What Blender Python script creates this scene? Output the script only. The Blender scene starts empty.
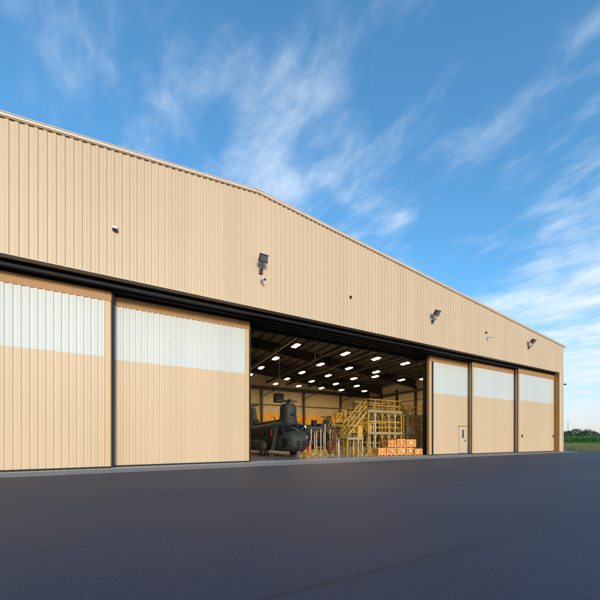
import bpy, math, random
from mathutils import Vector, Matrix
random.seed(7)
R_ = math.radians
sc = bpy.context.scene
COL = sc.collection
CAM = Vector((0.0, -17.5, 1.55)); FPX = 294.0
TH = math.atan2(570, 294); CF = (math.cos(TH), math.sin(TH)); CR = (CF[1], -CF[0])

def plane_x(px, y):
    """x where a line of sight through photo column px meets the plane Y=y"""
    u = (px - 300) / FPX
    z = (y - CAM.y) / (CF[1] + u * CR[1])
    return z * (CF[0] + u * CR[0])

# ------------------------------------------------------------------ materials
def nt(name):
    m = bpy.data.materials.new(name); m.use_nodes = True
    t = m.node_tree; b = t.nodes['Principled BSDF']
    return m, t, b
def N(t, typ, **kw):
    n = t.nodes.new(typ)
    for k, v in kw.items():
        if k.startswith('i_'):
            n.inputs[k[2:].replace('_', ' ')].default_value = v
        else: setattr(n, k, v)
    return n
def paint(name, col, rough=.5, var=.08, scale=1.5, metal=0, bump=0, bscale=40, dirt=None, spec=.5, stretch=None):
    m, t, b = nt(name)
    b.inputs['Roughness'].default_value = rough
    b.inputs['Metallic'].default_value = metal
    b.inputs['Specular IOR Level'].default_value = spec
    tc = N(t, 'ShaderNodeTexCoord')
    src = tc.outputs['Object']
    if stretch:
        mp = N(t, 'ShaderNodeMapping'); mp.inputs['Scale'].default_value = stretch
        t.links.new(src, mp.inputs[0]); src = mp.outputs[0]
    n = N(t, 'ShaderNodeTexNoise', i_Scale=scale, i_Detail=8.0, i_Roughness=.6)
    t.links.new(src, n.inputs['Vector'])
    r = N(t, 'ShaderNodeValToRGB')
    c = Vector(col)
    r.color_ramp.elements[0].position = .3; r.color_ramp.elements[1].position = .7
    r.color_ramp.elements[0].color = (*(c * (1 - var)), 1)
    r.color_ramp.elements[1].color = (*(c * (1 + var)), 1)
    t.links.new(n.outputs[0], r.inputs[0]); out = r.outputs[0]
    if dirt:
        n2 = N(t, 'ShaderNodeTexNoise', i_Scale=.7, i_Detail=10.0, i_Roughness=.75)
        t.links.new(src, n2.inputs['Vector'])
        r2 = N(t, 'ShaderNodeValToRGB')
        r2.color_ramp.elements[0].position = .55; r2.color_ramp.elements[1].position = .8
        r2.color_ramp.elements[1].color = (.6, .6, .6, 1)
        t.links.new(n2.outputs[0], r2.inputs[0])
        mx = N(t, 'ShaderNodeMixRGB'); mx.inputs[2].default_value = (*dirt, 1)
        t.links.new(r2.outputs[0], mx.inputs[0]); t.links.new(out, mx.inputs[1]); out = mx.outputs[0]
    t.links.new(out, b.inputs['Base Color'])
    rr = N(t, 'ShaderNodeMapRange'); rr.inputs['To Min'].default_value = max(.02, rough - .08); rr.inputs['To Max'].default_value = min(1, rough + .1)
    t.links.new(n.outputs[0], rr.inputs[0]); t.links.new(rr.outputs[0], b.inputs['Roughness'])
    if bump:
        n3 = N(t, 'ShaderNodeTexNoise', i_Scale=bscale, i_Detail=4.0)
        t.links.new(src, n3.inputs['Vector'])
        bp = N(t, 'ShaderNodeBump', i_Strength=bump, i_Distance=.02)
        t.links.new(n3.outputs[0], bp.inputs['Height']); t.links.new(bp.outputs[0], b.inputs['Normal'])
    return m
def emis(name, col, s):
    m, t, b = nt(name)
    b.inputs['Base Color'].default_value = (.8, .8, .8, 1)
    b.inputs['Emission Color'].default_value = (*col, 1); b.inputs['Emission Strength'].default_value = s
    return m

M = {}
def clad(name, base, a=.04):
    """painted steel sheet: very slight panel-to-panel shade change, faint vertical streaks"""
    m, t, b = nt(name)
    tc = N(t, 'ShaderNodeTexCoord')
    sep = N(t, 'ShaderNodeSeparateXYZ'); t.links.new(tc.outputs['Object'], sep.inputs[0])
    mul = N(t, 'ShaderNodeMath', operation='DIVIDE'); mul.inputs[1].default_value = .993; t.links.new(sep.outputs[0], mul.inputs[0])
    fl = N(t, 'ShaderNodeMath', operation='FLOOR'); t.links.new(mul.outputs[0], fl.inputs[0])
    wn = N(t, 'ShaderNodeTexWhiteNoise', noise_dimensions='1D'); t.links.new(fl.outputs[0], wn.inputs['W'])
    mp = N(t, 'ShaderNodeMapping'); mp.inputs['Scale'].default_value = (3, 3, .25); t.links.new(tc.outputs['Object'], mp.inputs[0])
    n = N(t, 'ShaderNodeTexNoise', i_Scale=1.3, i_Detail=9.0, i_Roughness=.65); t.links.new(mp.outputs[0], n.inputs['Vector'])
    n2 = N(t, 'ShaderNodeTexNoise', i_Scale=.09, i_Detail=3.0); t.links.new(tc.outputs['Object'], n2.inputs['Vector'])
    ad = N(t, 'ShaderNodeMath', operation='ADD'); t.links.new(wn.outputs['Value'], ad.inputs[0]); t.links.new(n.outputs[0], ad.inputs[1])
    ad2 = N(t, 'ShaderNodeMath', operation='ADD'); t.links.new(ad.outputs[0], ad2.inputs[0]); t.links.new(n2.outputs[0], ad2.inputs[1])
    mr = N(t, 'ShaderNodeMapRange'); mr.inputs['From Min'].default_value = .5; mr.inputs['From Max'].default_value = 2.5
    t.links.new(ad2.outputs[0], mr.inputs[0])
    mx = N(t, 'ShaderNodeMixRGB'); c = Vector(base)
    mx.inputs[1].default_value = (*(c * (1 - a)), 1); mx.inputs[2].default_value = (*(c * (1 + a)), 1)
    t.links.new(mr.outputs[0], mx.inputs[0]); t.links.new(mx.outputs[0], b.inputs['Base Color'])
    b.inputs['Roughness'].default_value = .45; b.inputs['Specular IOR Level'].default_value = .35
    bp = N(t, 'ShaderNodeBump', i_Strength=.25, i_Distance=.015)
    n4 = N(t, 'ShaderNodeTexNoise', i_Scale=1.1, i_Detail=2.0); t.links.new(tc.outputs['Object'], n4.inputs['Vector'])
    t.links.new(n4.outputs[0], bp.inputs['Height']); t.links.new(bp.outputs[0], b.inputs['Normal'])
    return m
M['tan'] = clad('tan_wall_sheet', (.60, .44, .28), .07)
M['tandoor'] = clad('tan_door_sheet', (.60, .43, .265), .07)
M['white'] = clad('white_translucent_sheet', (.57, .58, .54), .06)
M['ochre'] = paint('shaded_ochre_trim', (.40, .195, .055), .55, .12, 2.5)  # deeper ochre puts the warm shade under the header into the colour
M['sidetrim'] = paint('side_trim', (.60, .38, .17), .5, .06, 2)  # yellower tan, warm light at the door head put into the colour
M['raketrim'] = paint('rake_trim', (.70, .56, .43), .45, .05)
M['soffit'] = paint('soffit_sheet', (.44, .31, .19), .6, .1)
M['black'] = paint('black_steel', (.008, .009, .014), .6, .3, spec=.25)
M['rubber'] = paint('rubber', (.01, .01, .012), .8, .2)
M['steel'] = paint('dark_steel', (.042, .041, .042), .5, .3, 3)
M['galv'] = paint('galvanised_steel', (.32, .32, .31), .4, .15, 6, metal=.4)
M['deckroof'] = paint('roof_deck', (.17, .16, .14), .6, .2)
M['rear'] = paint('rear_wall_sheet', (.56, .46, .27), .6, .1, .6)
M['rearglow'] = paint('rear_wall_glow', (.80, .40, .03), .6, .35, 1.2, stretch=(3, 1, .6))  # yellow glow on the rear wall, put into the colour
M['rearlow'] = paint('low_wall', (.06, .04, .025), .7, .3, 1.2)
M['yellow'] = paint('yellow_paint', (.50, .29, .03), .45, .2, 4, dirt=(.10, .07, .03))
M['yellowdeck'] = paint('deck_paint', (.30, .24, .13), .55, .2, 4)
M['polewhite'] = paint('pale_pole', (.55, .50, .40), .45, .1)
M['orange'] = paint('orange_paint', (.42, .17, .03), .5, .15, 4)
M['red'] = paint('red_paint', (.42, .03, .025), .4, .15, 4)
M['olive'] = paint('olive_drab', (.026, .027, .017), .68, .45, 1.3, dirt=(.045, .038, .026), bump=.15, bscale=3)
M['glass'] = paint('dark_glass', (.01, .012, .015), .08, .1)
M['lens'] = paint('lamp_lens', (.14, .15, .17), .12, .1)
M['wood'] = paint('crate_ply', (.66, .23, .04), .7, .25, 5, stretch=(1, 1, 6), bump=.2)
M['woodd'] = paint('crate_board_dark', (.50, .15, .03), .7, .25, 5, stretch=(1, 1, 6), bump=.2)
M['wood2'] = paint('crate_batten', (.76, .37, .10), .7, .2, 5, stretch=(1, 1, 6), bump=.2)
M['paper'] = paint('shipping_label', (.75, .72, .65), .7, .05)
M['lampgrey'] = paint('lamp_grey', (.045, .045, .05), .5, .15)
M['lampwhite'] = paint('lamp_white', (.65, .66, .66), .4, .05)
M['diff'] = emis('lamp_diffuser', (1.0, .73, .40), 72)
M['bark'] = paint('bark', (.08, .06, .045), .9, .3)
M['polewood'] = paint('pole_wood', (.16, .12, .09), .9, .2)
def leafmat(name, c, k=.35):
    m = paint(name, c, .6, k, .35)
    return m
M['leaf'] = leafmat('leaves', (.045, .085, .03))
M['leaf2'] = leafmat('leaves_dull', (.06, .085, .035))
M['corn'] = leafmat('crop_leaves', (.085, .23, .045), .25)
M['grassb'] = leafmat('grass_blades', (.16, .17, .05), .3)

def asphalt():
    m, t, b = nt('asphalt')
    tc = N(t, 'ShaderNodeTexCoord'); O = tc.outputs['Object']
    n1 = N(t, 'ShaderNodeTexNoise', i_Scale=.22, i_Detail=6.0, i_Roughness=.6); t.links.new(O, n1.inputs['Vector'])
    mp = N(t, 'ShaderNodeMapping'); mp.inputs['Scale'].default_value = (.03, .32, 1); t.links.new(O, mp.inputs[0])
    n2 = N(t, 'ShaderNodeTexNoise', i_Scale=1.0, i_Detail=5.0); t.links.new(mp.outputs[0], n2.inputs['Vector'])
    v = N(t, 'ShaderNodeTexVoronoi', i_Scale=95.0); t.links.new(O, v.inputs['Vector'])
    n3 = N(t, 'ShaderNodeTexNoise', i_Scale=60.0, i_Detail=4.0); t.links.new(O, n3.inputs['Vector'])
    mr = N(t, 'ShaderNodeValToRGB')
    mr.color_ramp.elements[0].position = .3; mr.color_ramp.elements[1].position = .72
    mr.color_ramp.elements[0].color = (.024, .030, .056, 1); mr.color_ramp.elements[1].color = (.043, .052, .084, 1)
    ad = N(t, 'ShaderNodeMath', operation='ADD'); t.links.new(n1.outputs[0], ad.inputs[0]); t.links.new(n2.outputs[0], ad.inputs[1])
    hf = N(t, 'ShaderNodeMath', operation='MULTIPLY'); hf.inputs[1].default_value = .5; t.links.new(ad.outputs[0], hf.inputs[0])
    t.links.new(hf.outputs[0], mr.inputs[0])
    # aggregate stones
    cr = N(t, 'ShaderNodeValToRGB'); cr.color_ramp.elements[0].position = .0; cr.color_ramp.elements[1].position = 1
    cr.color_ramp.elements[0].color = (.55, .55, .55, 1); cr.color_ramp.elements[1].color = (1.7, 1.65, 1.6, 1)
    sp = N(t, 'ShaderNodeSeparateColor'); t.links.new(v.outputs['Color'], sp.inputs[0]); t.links.new(sp.outputs[0], cr.inputs[0])
    mx = N(t, 'ShaderNodeMixRGB', blend_type='MULTIPLY'); mx.inputs[0].default_value = .75
    t.links.new(mr.outputs[0], mx.inputs[1]); t.links.new(cr.outputs[0], mx.inputs[2])
    # paving lanes laid parallel to the hangar, each a touch different, with a thin joint between them; tyre scuffs; old oil spots
    sx = N(t, 'ShaderNodeSeparateXYZ'); t.links.new(O, sx.inputs[0])
    wob = N(t, 'ShaderNodeTexNoise', i_Scale=.5, i_Detail=4.0); t.links.new(O, wob.inputs['Vector'])
    def mth(op, a, b_=None, c=None):
        n = N(t, 'ShaderNodeMath', operation=op)
        for i, q in enumerate((a, b_, c)):
            if q is None: continue
            if isinstance(q, (int, float)): n.inputs[i].default_value = q
            else: t.links.new(q, n.inputs[i])
        return n.outputs[0]
    yw = mth('MULTIPLY_ADD', wob.outputs[0], .06, sx.outputs[1])
    ln = mth('DIVIDE', yw, 3.7); fl = mth('FLOOR', ln); fr = mth('SUBTRACT', ln, fl)
    wn = N(t, 'ShaderNodeTexWhiteNoise', noise_dimensions='1D'); t.links.new(fl, wn.inputs['W'])
    lanemul = mth('MULTIPLY_ADD', wn.outputs['Value'], .22, .89)
    joint = mth('LESS_THAN', fr, .004)
    sc1 = N(t, 'ShaderNodeMapping'); sc1.inputs['Rotation'].default_value = (0, 0, .35); sc1.inputs['Scale'].default_value = (.05, 2.2, 1); t.links.new(O, sc1.inputs[0])
    ns = N(t, 'ShaderNodeTexNoise', i_Scale=1.0, i_Detail=3.0); t.links.new(sc1.outputs[0], ns.inputs['Vector'])
    scf = N(t, 'ShaderNodeMapRange'); scf.inputs['From Min'].default_value = .62; scf.inputs['From Max'].default_value = .72; scf.inputs['To Max'].default_value = .30; t.links.new(ns.outputs[0], scf.inputs[0])
    no = N(t, 'ShaderNodeTexNoise', i_Scale=.55, i_Detail=2.0); t.links.new(O, no.inputs['Vector'])
    oil = N(t, 'ShaderNodeMapRange'); oil.inputs['From Min'].default_value = .68; oil.inputs['From Max'].default_value = .76; oil.inputs['To Max'].default_value = .35; t.links.new(no.outputs[0], oil.inputs[0])
    dk = mth('ADD', mth('ADD', scf.outputs[0], oil.outputs[0]), mth('MULTIPLY', joint, .30))
    ml = mth('MULTIPLY', lanemul, mth('SUBTRACT', 1.0, dk))
    mk = N(t, 'ShaderNodeVectorMath', operation='SCALE'); t.links.new(mx.outputs[0], mk.inputs[0]); t.links.new(ml, mk.inputs['Scale'])
    t.links.new(mk.outputs[0], b.inputs['Base Color'])
    rr = N(t, 'ShaderNodeMapRange'); rr.inputs['To Min'].default_value = .5; rr.inputs['To Max'].default_value = .78
    t.links.new(n1.outputs[0], rr.inputs[0]); t.links.new(rr.outputs[0], b.inputs['Roughness'])
    b.inputs['Specular IOR Level'].default_value = .35
    hm = N(t, 'ShaderNodeMath', operation='ADD'); t.links.new(v.outputs['Distance'], hm.inputs[0]); t.links.new(n3.outputs[0], hm.inputs[1])
    bp = N(t, 'ShaderNodeBump', i_Strength=.55, i_Distance=.006); t.links.new(hm.outputs[0], bp.inputs['Height'])
    t.links.new(bp.outputs[0], b.inputs['Normal'])
    return m
M['asphalt'] = asphalt()
M['concrete'] = paint('concrete', (.24, .235, .23), .75, .18, 1.2, bump=.3, bscale=30, dirt=(.18, .175, .17))
M['floor'] = paint('hangar_floor', (.30, .28, .26), .20, .12, .8, dirt=(.17, .15, .13))
def grassmat():
    m, t, b = nt('grass_ground')
    tc = N(t, 'ShaderNodeTexCoord'); O = tc.outputs['Object']
    n1 = N(t, 'ShaderNodeTexNoise', i_Scale=.05, i_Detail=8.0, i_Roughness=.7); t.links.new(O, n1.inputs['Vector'])
    r = N(t, 'ShaderNodeValToRGB'); e = r.color_ramp.elements
    e[0].position = .35; e[0].color = (.08, .11, .03, 1); e[1].position = .65; e[1].color = (.16, .16, .05, 1)
    t.links.new(n1.outputs[0], r.inputs[0]); t.links.new(r.outputs[0], b.inputs['Base Color'])
    b.inputs['Roughness'].default_value = .9; b.inputs['Specular IOR Level'].default_value = .1
    n3 = N(t, 'ShaderNodeTexNoise', i_Scale=9.0, i_Detail=6.0); t.links.new(O, n3.inputs['Vector'])
    bp = N(t, 'ShaderNodeBump', i_Strength=1, i_Distance=.1); t.links.new(n3.outputs[0], bp.inputs['Height']); t.links.new(bp.outputs[0], b.inputs['Normal'])
    return m
M['grass'] = grassmat()

# ------------------------------------------------------------------ mesh helper
class MB:
    def __init__(s): s.v = []; s.f = []
    def add(s, vs, fs):
        o = len(s.v); s.v += [tuple(v) for v in vs]; s.f += [tuple(i + o for i in f) for f in fs]; return s
    def box(s, x0, x1, y0, y1, z0, z1):
        if x0 > x1: x0, x1 = x1, x0
        if y0 > y1: y0, y1 = y1, y0
        vs = [(x, y, z) for z in (z0, z1) for y in (y0, y1) for x in (x0, x1)]
        return s.add(vs, [(0, 2, 3, 1), (4, 5, 7, 6), (0, 1, 5, 4), (2, 6, 7, 3), (0, 4, 6, 2), (1, 3, 7, 5)])
    def bar(s, a, b, w, h=None):
        """rectangular bar between points"""
        a = Vector(a); b = Vector(b); d = (b - a)
        if d.length < 1e-6: return s
        d.normalize(); h = h or w
        up = Vector((0, 0, 1)) if abs(d.z) < .95 else Vector((0, 1, 0))
        sx = d.cross(up).normalized(); sz = sx.cross(d)
        vs = [p + sx * i * w / 2 + sz * j * h / 2 for p in (a, b) for i, j in ((-1, -1), (1, -1), (1, 1), (-1, 1))]
        return s.add(vs, [(0, 1, 2, 3), (7, 6, 5, 4), (0, 4, 5, 1), (1, 5, 6, 2), (2, 6, 7, 3), (3, 7, 4, 0)])
    def tube(s, a, b, r, r2=None, n=10):
        a = Vector(a); b = Vector(b); d = (b - a).normalized(); r2 = r if r2 is None else r2
        up = Vector((0, 0, 1)) if abs(d.z) < .95 else Vector((0, 1, 0))
        sx = d.cross(up).normalized(); sz = sx.cross(d)
        vs = [p + (sx * math.cos(2 * math.pi * i / n) + sz * math.sin(2 * math.pi * i / n)) * q for p, q in ((a, r), (b, r2)) for i in range(n)]
        fs = [(i, (i + 1) % n, n + (i + 1) % n, n + i) for i in range(n)]
        return s.add(vs, fs + [tuple(range(n - 1, -1, -1)), tuple(range(n, 2 * n))])
    def ibeam(s, a, b, w, h, t=.03):
        a = Vector(a); b = Vector(b)
        d = (b - a).normalized(); up = Vector((0, 0, 1)); sx = d.cross(up).normalized(); sz = sx.cross(d)
        s.bar(a + sz * (h / 2 - t / 2), b + sz * (h / 2 - t / 2), w, t)
        s.bar(a - sz * (h / 2 - t / 2), b - sz * (h / 2 - t / 2), w, t)
        s.bar(a, b, t, h - 2 * t)
        return s
    def loft(s, rings, cap=True):
        n = len(rings[0]); o = len(s.v)
        for r in rings: s.v += [tuple(p) for p in r]
        for k in range(len(rings) - 1):
            for i in range(n):
                s.f.append((o + k * n + i, o + k * n + (i + 1) % n, o + (k + 1) * n + (i + 1) % n, o + (k + 1) * n + i))
        if cap:
            s.f.append(tuple(o + i for i in range(n - 1, -1, -1))); s.f.append(tuple(o + (len(rings) - 1) * n + i for i in range(n)))
        return s
    def build(s, name, mat, parent=None, smooth=False, bevel=0, subsurf=0, label=None):
        me = bpy.data.meshes.new(name); me.from_pydata(s.v, [], s.f); me.validate(); me.update()
        import bmesh as bmm
        b = bmm.new(); b.from_mesh(me); bmm.ops.recalc_face_normals(b, faces=b.faces); b.to_mesh(me); b.free()
        o = bpy.data.objects.new(name, me); COL.objects.link(o); me.materials.append(M[mat] if isinstance(mat, str) else mat)
        if smooth:
            for p in me.polygons: p.use_smooth = True
        if bevel:
            md = o.modifiers.new('b', 'BEVEL'); md.width = bevel; md.segments = 2; md.limit_method = 'ANGLE'
        if subsurf:
            md = o.modifiers.new('s', 'SUBSURF'); md.levels = subsurf; md.render_levels = subsurf
        if parent: o.parent = parent
        if label: o['label'] = label
        return o
def tag(o, label, cat, group=None, kind=None):
    if label: o['label'] = label
    if cat: o['category'] = cat
    if group: o['group'] = group
    if kind: o['kind'] = kind
    return o
def empty(name, loc, label, cat, group=None, rz=0):
    o = bpy.data.objects.new(name, None); COL.objects.link(o); o.location = loc; o.rotation_euler = (0, 0, rz); o.empty_display_size = .3
    return tag(o, label, cat, group)
def copy_tree(o, parent=None):
    c = o.copy(); COL.objects.link(c)
    if parent: c.parent = parent
    for ch in list(o.children): copy_tree(ch, c)
    return c
def struct(o): o['kind'] = 'structure'; return o

# ------------------------------------------------------------------ dimensions of the building
XL, XR, RIDGE = -33.6, 45.8, 6.1
YB = 36.0
ZE, ZR = 13.1, 16.93
def roofz(x): return ZR - (ZR - ZE) / (XR - RIDGE) * abs(x - RIDGE)
HB = 9.72     # underside of the upper wall
DT = 9.42     # top of the sliding doors
WL = 5.92     # lower edge of the white bands

# ------------------------------------------------------------------ ground
def sheet(name, x0, x1, y0, y1, z, mat, nx=1, ny=1):
    m = MB(); 
    vs = [(x0 + (x1 - x0) * i / nx, y0 + (y1 - y0) * j / ny, z) for j in range(ny + 1) for i in range(nx + 1)]
    fs = [(j * (nx + 1) + i, j * (nx + 1) + i + 1, (j + 1) * (nx + 1) + i + 1, (j + 1) * (nx + 1) + i) for j in range(ny) for i in range(nx)]
    m.add(vs, fs); return struct(m.build(name, mat))
sheet('grass_field', -1800, 2600, -1500, 2600, -.03, 'grass', 1, 1)
a = MB()
# apron sheet whose right edge is a slightly uneven line
pts = [(-120, -90), (50.3, -90)]
y = -90
edge = []
while y < 2.6:
    edge.append((50.3 + random.uniform(-.08, .08) + .12 * math.sin(y * .3), y)); y += 1.2
edge.append((50.2, 2.6)); edge.append((46.2, 2.9)); edge.append((46.2, .02))
poly = [(-120, .02), (-120, -90)] + edge
a.add([(x, y, -.004) for x, y in poly], [tuple(range(len(poly)))])
struct(a.build('asphalt_apron', 'asphalt'))
# concrete strip in front of the doors, cast in bays with open joints
m = MB(); x = XL - 1
while x < 46.2:
    m.box(x + .006, min(x + 4.5, 46.2) - .006, -1.45, 1.995, -.06, .004); x += 4.5
struct(m.build('concrete_strip', 'concrete'))
m = MB(); x = XL
while x < XR - .3:
    y = 2.0
    while y < YB:
        m.box(x + .004, min(x + 7.9, XR - .2) - .004, y + .004, min(y + 8.5, YB) - .004, -.06, .008); y += 8.5
    x += 7.9
struct(m.build('hangar_floor', 'floor'))

# ------------------------------------------------------------------ HANGAR
hg = empty('aircraft_hangar', (0, 0, 0), 'huge tan ribbed metal aircraft hangar with low gable and tall sliding doors', 'hangar')

def ribbed(x0, x1, pitch, zb, zt, y, out=-1, depth=.035, flip=False, style=0):
    """vertical ribbed sheet on plane Y=y; zb, zt functions of x"""
    m = MB(); pts = []
    n = max(1, int(round((x1 - x0) / pitch))); p = (x1 - x0) / n
    if style == 0: prof = [(0, 0), (.05, -.12), (.50, -.05), (.56, .9), (.75, 1), (.95, 1), (1.0, 0)]
    else: prof = [(0, 0), (.36, 0), (.42, .45), (.50, .45), (.56, 0), (.80, 0), (.85, 1), (.96, 1), (1.0, 0)]
    for k in range(n):
        for (u, d) in prof[:-1]: pts.append((x0 + (k + u) * p, y + out * d * depth))
    pts.append((x1, y))
    vs = []; fs = []
    for (x, yy) in pts: vs += [(x, yy, zb(x)), (x, yy, zt(x))]
    for i in range(len(pts) - 1): fs.append((2 * i, 2 * i + 2, 2 * i + 3, 2 * i + 1))
    m.add(vs, fs); return m

# upper front wall
up = ribbed(XL, XR, .331, lambda x: HB, lambda x: roofz(x) - .02, -.0, depth=.04)
wf = up.build('front_wall', 'tan', hg)
b = MB(); b.box(XL, 44.9, .01, .06, HB, ZE - .2)          # liner behind the ribs
vs = [(XL, .05, ZE - .2), (RIDGE, .05, ZR - .2), (XR, .05, ZE - .2), (XL, .01, ZE - .2), (RIDGE, .01, ZR - .2), (XR, .01, ZE - .2)]
b.add(vs, [(0, 1, 2), (3, 5, 4), (0, 3, 4, 1), (1, 4, 5, 2)])
b.build('wall_liner', 'steel', wf)
# lower edge soffit: short ribbed return going inwards, then dark track housing
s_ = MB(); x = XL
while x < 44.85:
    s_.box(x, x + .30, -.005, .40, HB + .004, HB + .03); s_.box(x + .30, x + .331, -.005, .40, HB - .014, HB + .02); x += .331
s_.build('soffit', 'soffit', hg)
d_ = MB(); d_.box(XL, 44.9, -.05, -.042, HB - .015, HB + .03); d_.build('drip_edge', 'tan', hg)
# door track beams in the head of the opening
for (yy, lo) in ((.62, DT + .04), (1.12, DT + .04), (1.62, DT + .04), (2.12, DT + .04)):
    t_ = MB()
    t_.box(XL + .3, 44.88, yy - .16, yy + .16, lo + .02, lo + .06)
    t_.box(XL + .3, 44.88, yy - .015, yy + .015, lo + .06, HB + .8)
    t_.box(XL + .3, 44.88, yy - .17, yy - .145, lo - .02, lo + .10)
    t_.build('track_beam', 'black', hg)
c_ = MB(); c_.box(XL + .3, 44.88, .405, 2.6, HB + .25, HB + .3)
x = XL + 1
while x < 44: c_.box(x, x + .12, .42, 2.6, HB - .02, HB + .245); x += 2.4
c_.build('track_housing', 'black', hg)
# inner header wall above the opening
h_ = MB(); h_.box(XL + .3, XR - .3, 2.6, 2.68, DT - .12, HB + 1.2); h_.build('header_beam', 'black', hg)

# end posts of the front (pilasters)
for (xa, xb) in ((44.9, XR), (XL, XL + .9)):
    m = ribbed(xa + .02, xb, .30, lambda x: 0.02, lambda x: HB, 0.0, depth=.02)
    m.box(xa + .03, xb - .01, .012, .5, 0.012, HB); cp = m.build('corner_post', 'tan', hg)
    m = MB(); m.box(xa - .002, xa + .027, -.004, .48, .012, HB); m.build('jamb_lining', 'ochre', cp)
# corner trim
m = MB(); m.box(XR - .10, XR + .03, -.055, -.042, .02, ZE - .05); m.box(XR + .012, XR + .03, -.042, .12, .02, ZE - .05); m.build('corner_trim', 'raketrim', hg)

# side walls, rear wall (outer sheet + inner)
def sidewall(x, out, name):
    m = ribbed(0, YB, .331, lambda q: .02, lambda q: ZE - .05, 0, depth=.035)
    m.v = [(x + (-out) * v[1] * 1.0, v[0], v[2]) for v in m.v]
    o = m.build(name, 'tan', hg)
    n = MB(); n.box(x - out * .24, x - out * .20, .6, YB - .3, .02, ZE - .3); n.build('inner_lining', 'rear', o)
    return o
sr_ = sidewall(XR, 1, 'side_wall')
m = MB(); m.box(XR - .27, XR - .245, 2.9, YB - .2, .02, 5.6); m.build('dark_wall_sheet', 'rearlow', sr_)  # dark sheet added to darken the background behind the platforms
sidewall(XL, -1, 'side_wall')
m = MB(); m.add([(XL, YB, .01), (XR, YB, .01), (XR, YB, ZE), (RIDGE, YB, ZR), (XL, YB, ZE), (XL, YB + .2, .01), (XR, YB + .2, .01), (XR, YB + .2, ZE), (RIDGE, YB + .2, ZR), (XL, YB + .2, ZE)],
                [(0, 1, 2, 3, 4), (9, 8, 7, 6, 5), (0, 5, 6, 1), (1, 6, 7, 2), (2, 7, 8, 3), (3, 8, 9, 4), (4, 9, 5, 0)])
rw = m.build('rear_wall', 'rear', hg)
m = MB(); x = XL
while x < XR: m.box(x, x + .06, YB - .03, YB - .004, .05, 12.6); x += .6
m.build('rear_wall_rib', 'rear', rw)
m = MB(); m.box(XL + .3, XR - .3, YB - .10, YB - .04, 4.5, 6.5); m.build('glow_band', 'rearglow', rw, label='yellow glow painted across the rear wall')  # strip that carries the painted glow
m = MB(); m.box(XL + .3, XR - .3, YB - .12, YB - .04, .02, 4.45); m.build('dark_wall_sheet', 'rearlow', rw)

# roof
m = MB(); t = .25
ya, yb = -.02, YB + .3
prof = [(XL - .25, roofz(XL) - .03), (RIDGE, ZR), (XR + .25, roofz(XR) - .03)]
vs = [(x, y, z + dz) for y in (ya, yb) for dz in (0, .12) for (x, z) in prof]
m.add(vs, [(0, 1, 7, 6), (1, 2, 8, 7), (3, 9, 10, 4), (4, 10, 11, 5), (0, 3, 4, 1), (1, 4, 5, 2), (6, 7, 10, 9), (7, 8, 11, 10), (0, 6, 9, 3), (2, 5, 11, 8)])
rf = m.build('roof', 'deckroof', hg)
# rake trim along the gable: stepped fascia, projecting
for (x0, x1) in ((XL - .3, RIDGE), (RIDGE, XR + .3)):
    m = MB()
    def rk(x, dz): return roofz(x) + dz
    def strip(y0, y1, z0, z1, mm):
        vs = [(x0, y0, rk(x0, z0)), (x1, y0, rk(x1, z0)), (x1, y0, rk(x1, z1)), (x0, y0, rk(x0, z1)),
              (x0, y1, rk(x0, z0)), (x1, y1, rk(x1, z0)), (x1, y1, rk(x1, z1)), (x0, y1, rk(x0, z1))]
        mm.add(vs, [(0, 1, 2, 3), (7, 6, 5, 4), (0, 4, 5, 1), (1, 5, 6, 2), (2, 6, 7, 3), (3, 7, 4, 0)])
    strip(-.12, -.02, -.06, .055, m); strip(-.15, -.0, .055, .085, m)
    m.build('rake_trim', 'raketrim', rf)
    m = MB(); strip(-.085, -.049, -.10, -.062, m); m.build('rake_closure', 'tan', rf)
m = MB(); m.box(RIDGE - .28, RIDGE + .28, -.17, YB, ZR + .055, ZR + .11); m.build('ridge_cap', 'raketrim', rf)
m = MB(); m.box(XR + .25, XR + .42, -.14, YB, ZE - .12, ZE + .02); m.build('gutter', 'raketrim', rf)
# purlins under the deck
x = XL + 1.2
while x < XR - .5:
    m = MB(); m.box(x - .04, x + .04, 2.8, YB - .1, roofz(x) - .32, roofz(x) - .14); m.build('purlin', 'steel', rf); x += 1.5
# roof trusses parallel to the front
for yy in (3.2, 11.9, 22.3, 31.5, 35.5):
    m = MB()
    for s in (-1, 1):
        xe = XR - .4 if s > 0 else XL + .4
        a_, b_ = Vector((RIDGE, yy, roofz(RIDGE) - 1.15)), Vector((xe, yy, roofz(xe) - 1.15))
        m.ibeam(a_, b_, .42, 1.5, .05)
        for k in range(13):
            c_ = a_ + (b_ - a_) * (k + .5) / 13; m.box(c_.x - .01, c_.x + .01, yy - .19, yy + .19, c_.z - .68, c_.z + .68)
    m.build('rafter', 'steel', hg)
# longitudinal service beams from which the lamps hang
LX = [7.3, 13.35, 19.5, 23.95, 28.7, 33.2, 38.0]
LY = [9.3, 14.6, 19.7, 24.7, 29.4]
for x in LX + [1.2, -5, -11]:
    z = 12.35
    m = MB(); m.ibeam((x + .55, 3.4, z), (x + .55, YB - .3, z), .22, .34)
    for yy in (3.2, 11.9, 22.3, 31.5, 35.5): m.bar((x + .55, yy, z + .1), (x + .55, yy, roofz(x) - 2.2), .06)
    m.build('service_beam', 'galv' if abs(x - 13.35) < .1 else 'steel', hg)
# bracing rods in the roof plane
for (x0, x1) in ((13, 20), (24, 31), (32, 39)):
    m = MB(); m.tube((x0, 4, 12.7), (x1, 17, 12.1), .05); m.tube((x1, 4, 12.1), (x0, 17, 12.7), .05); m.build('cross_brace', 'steel', hg)
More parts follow.
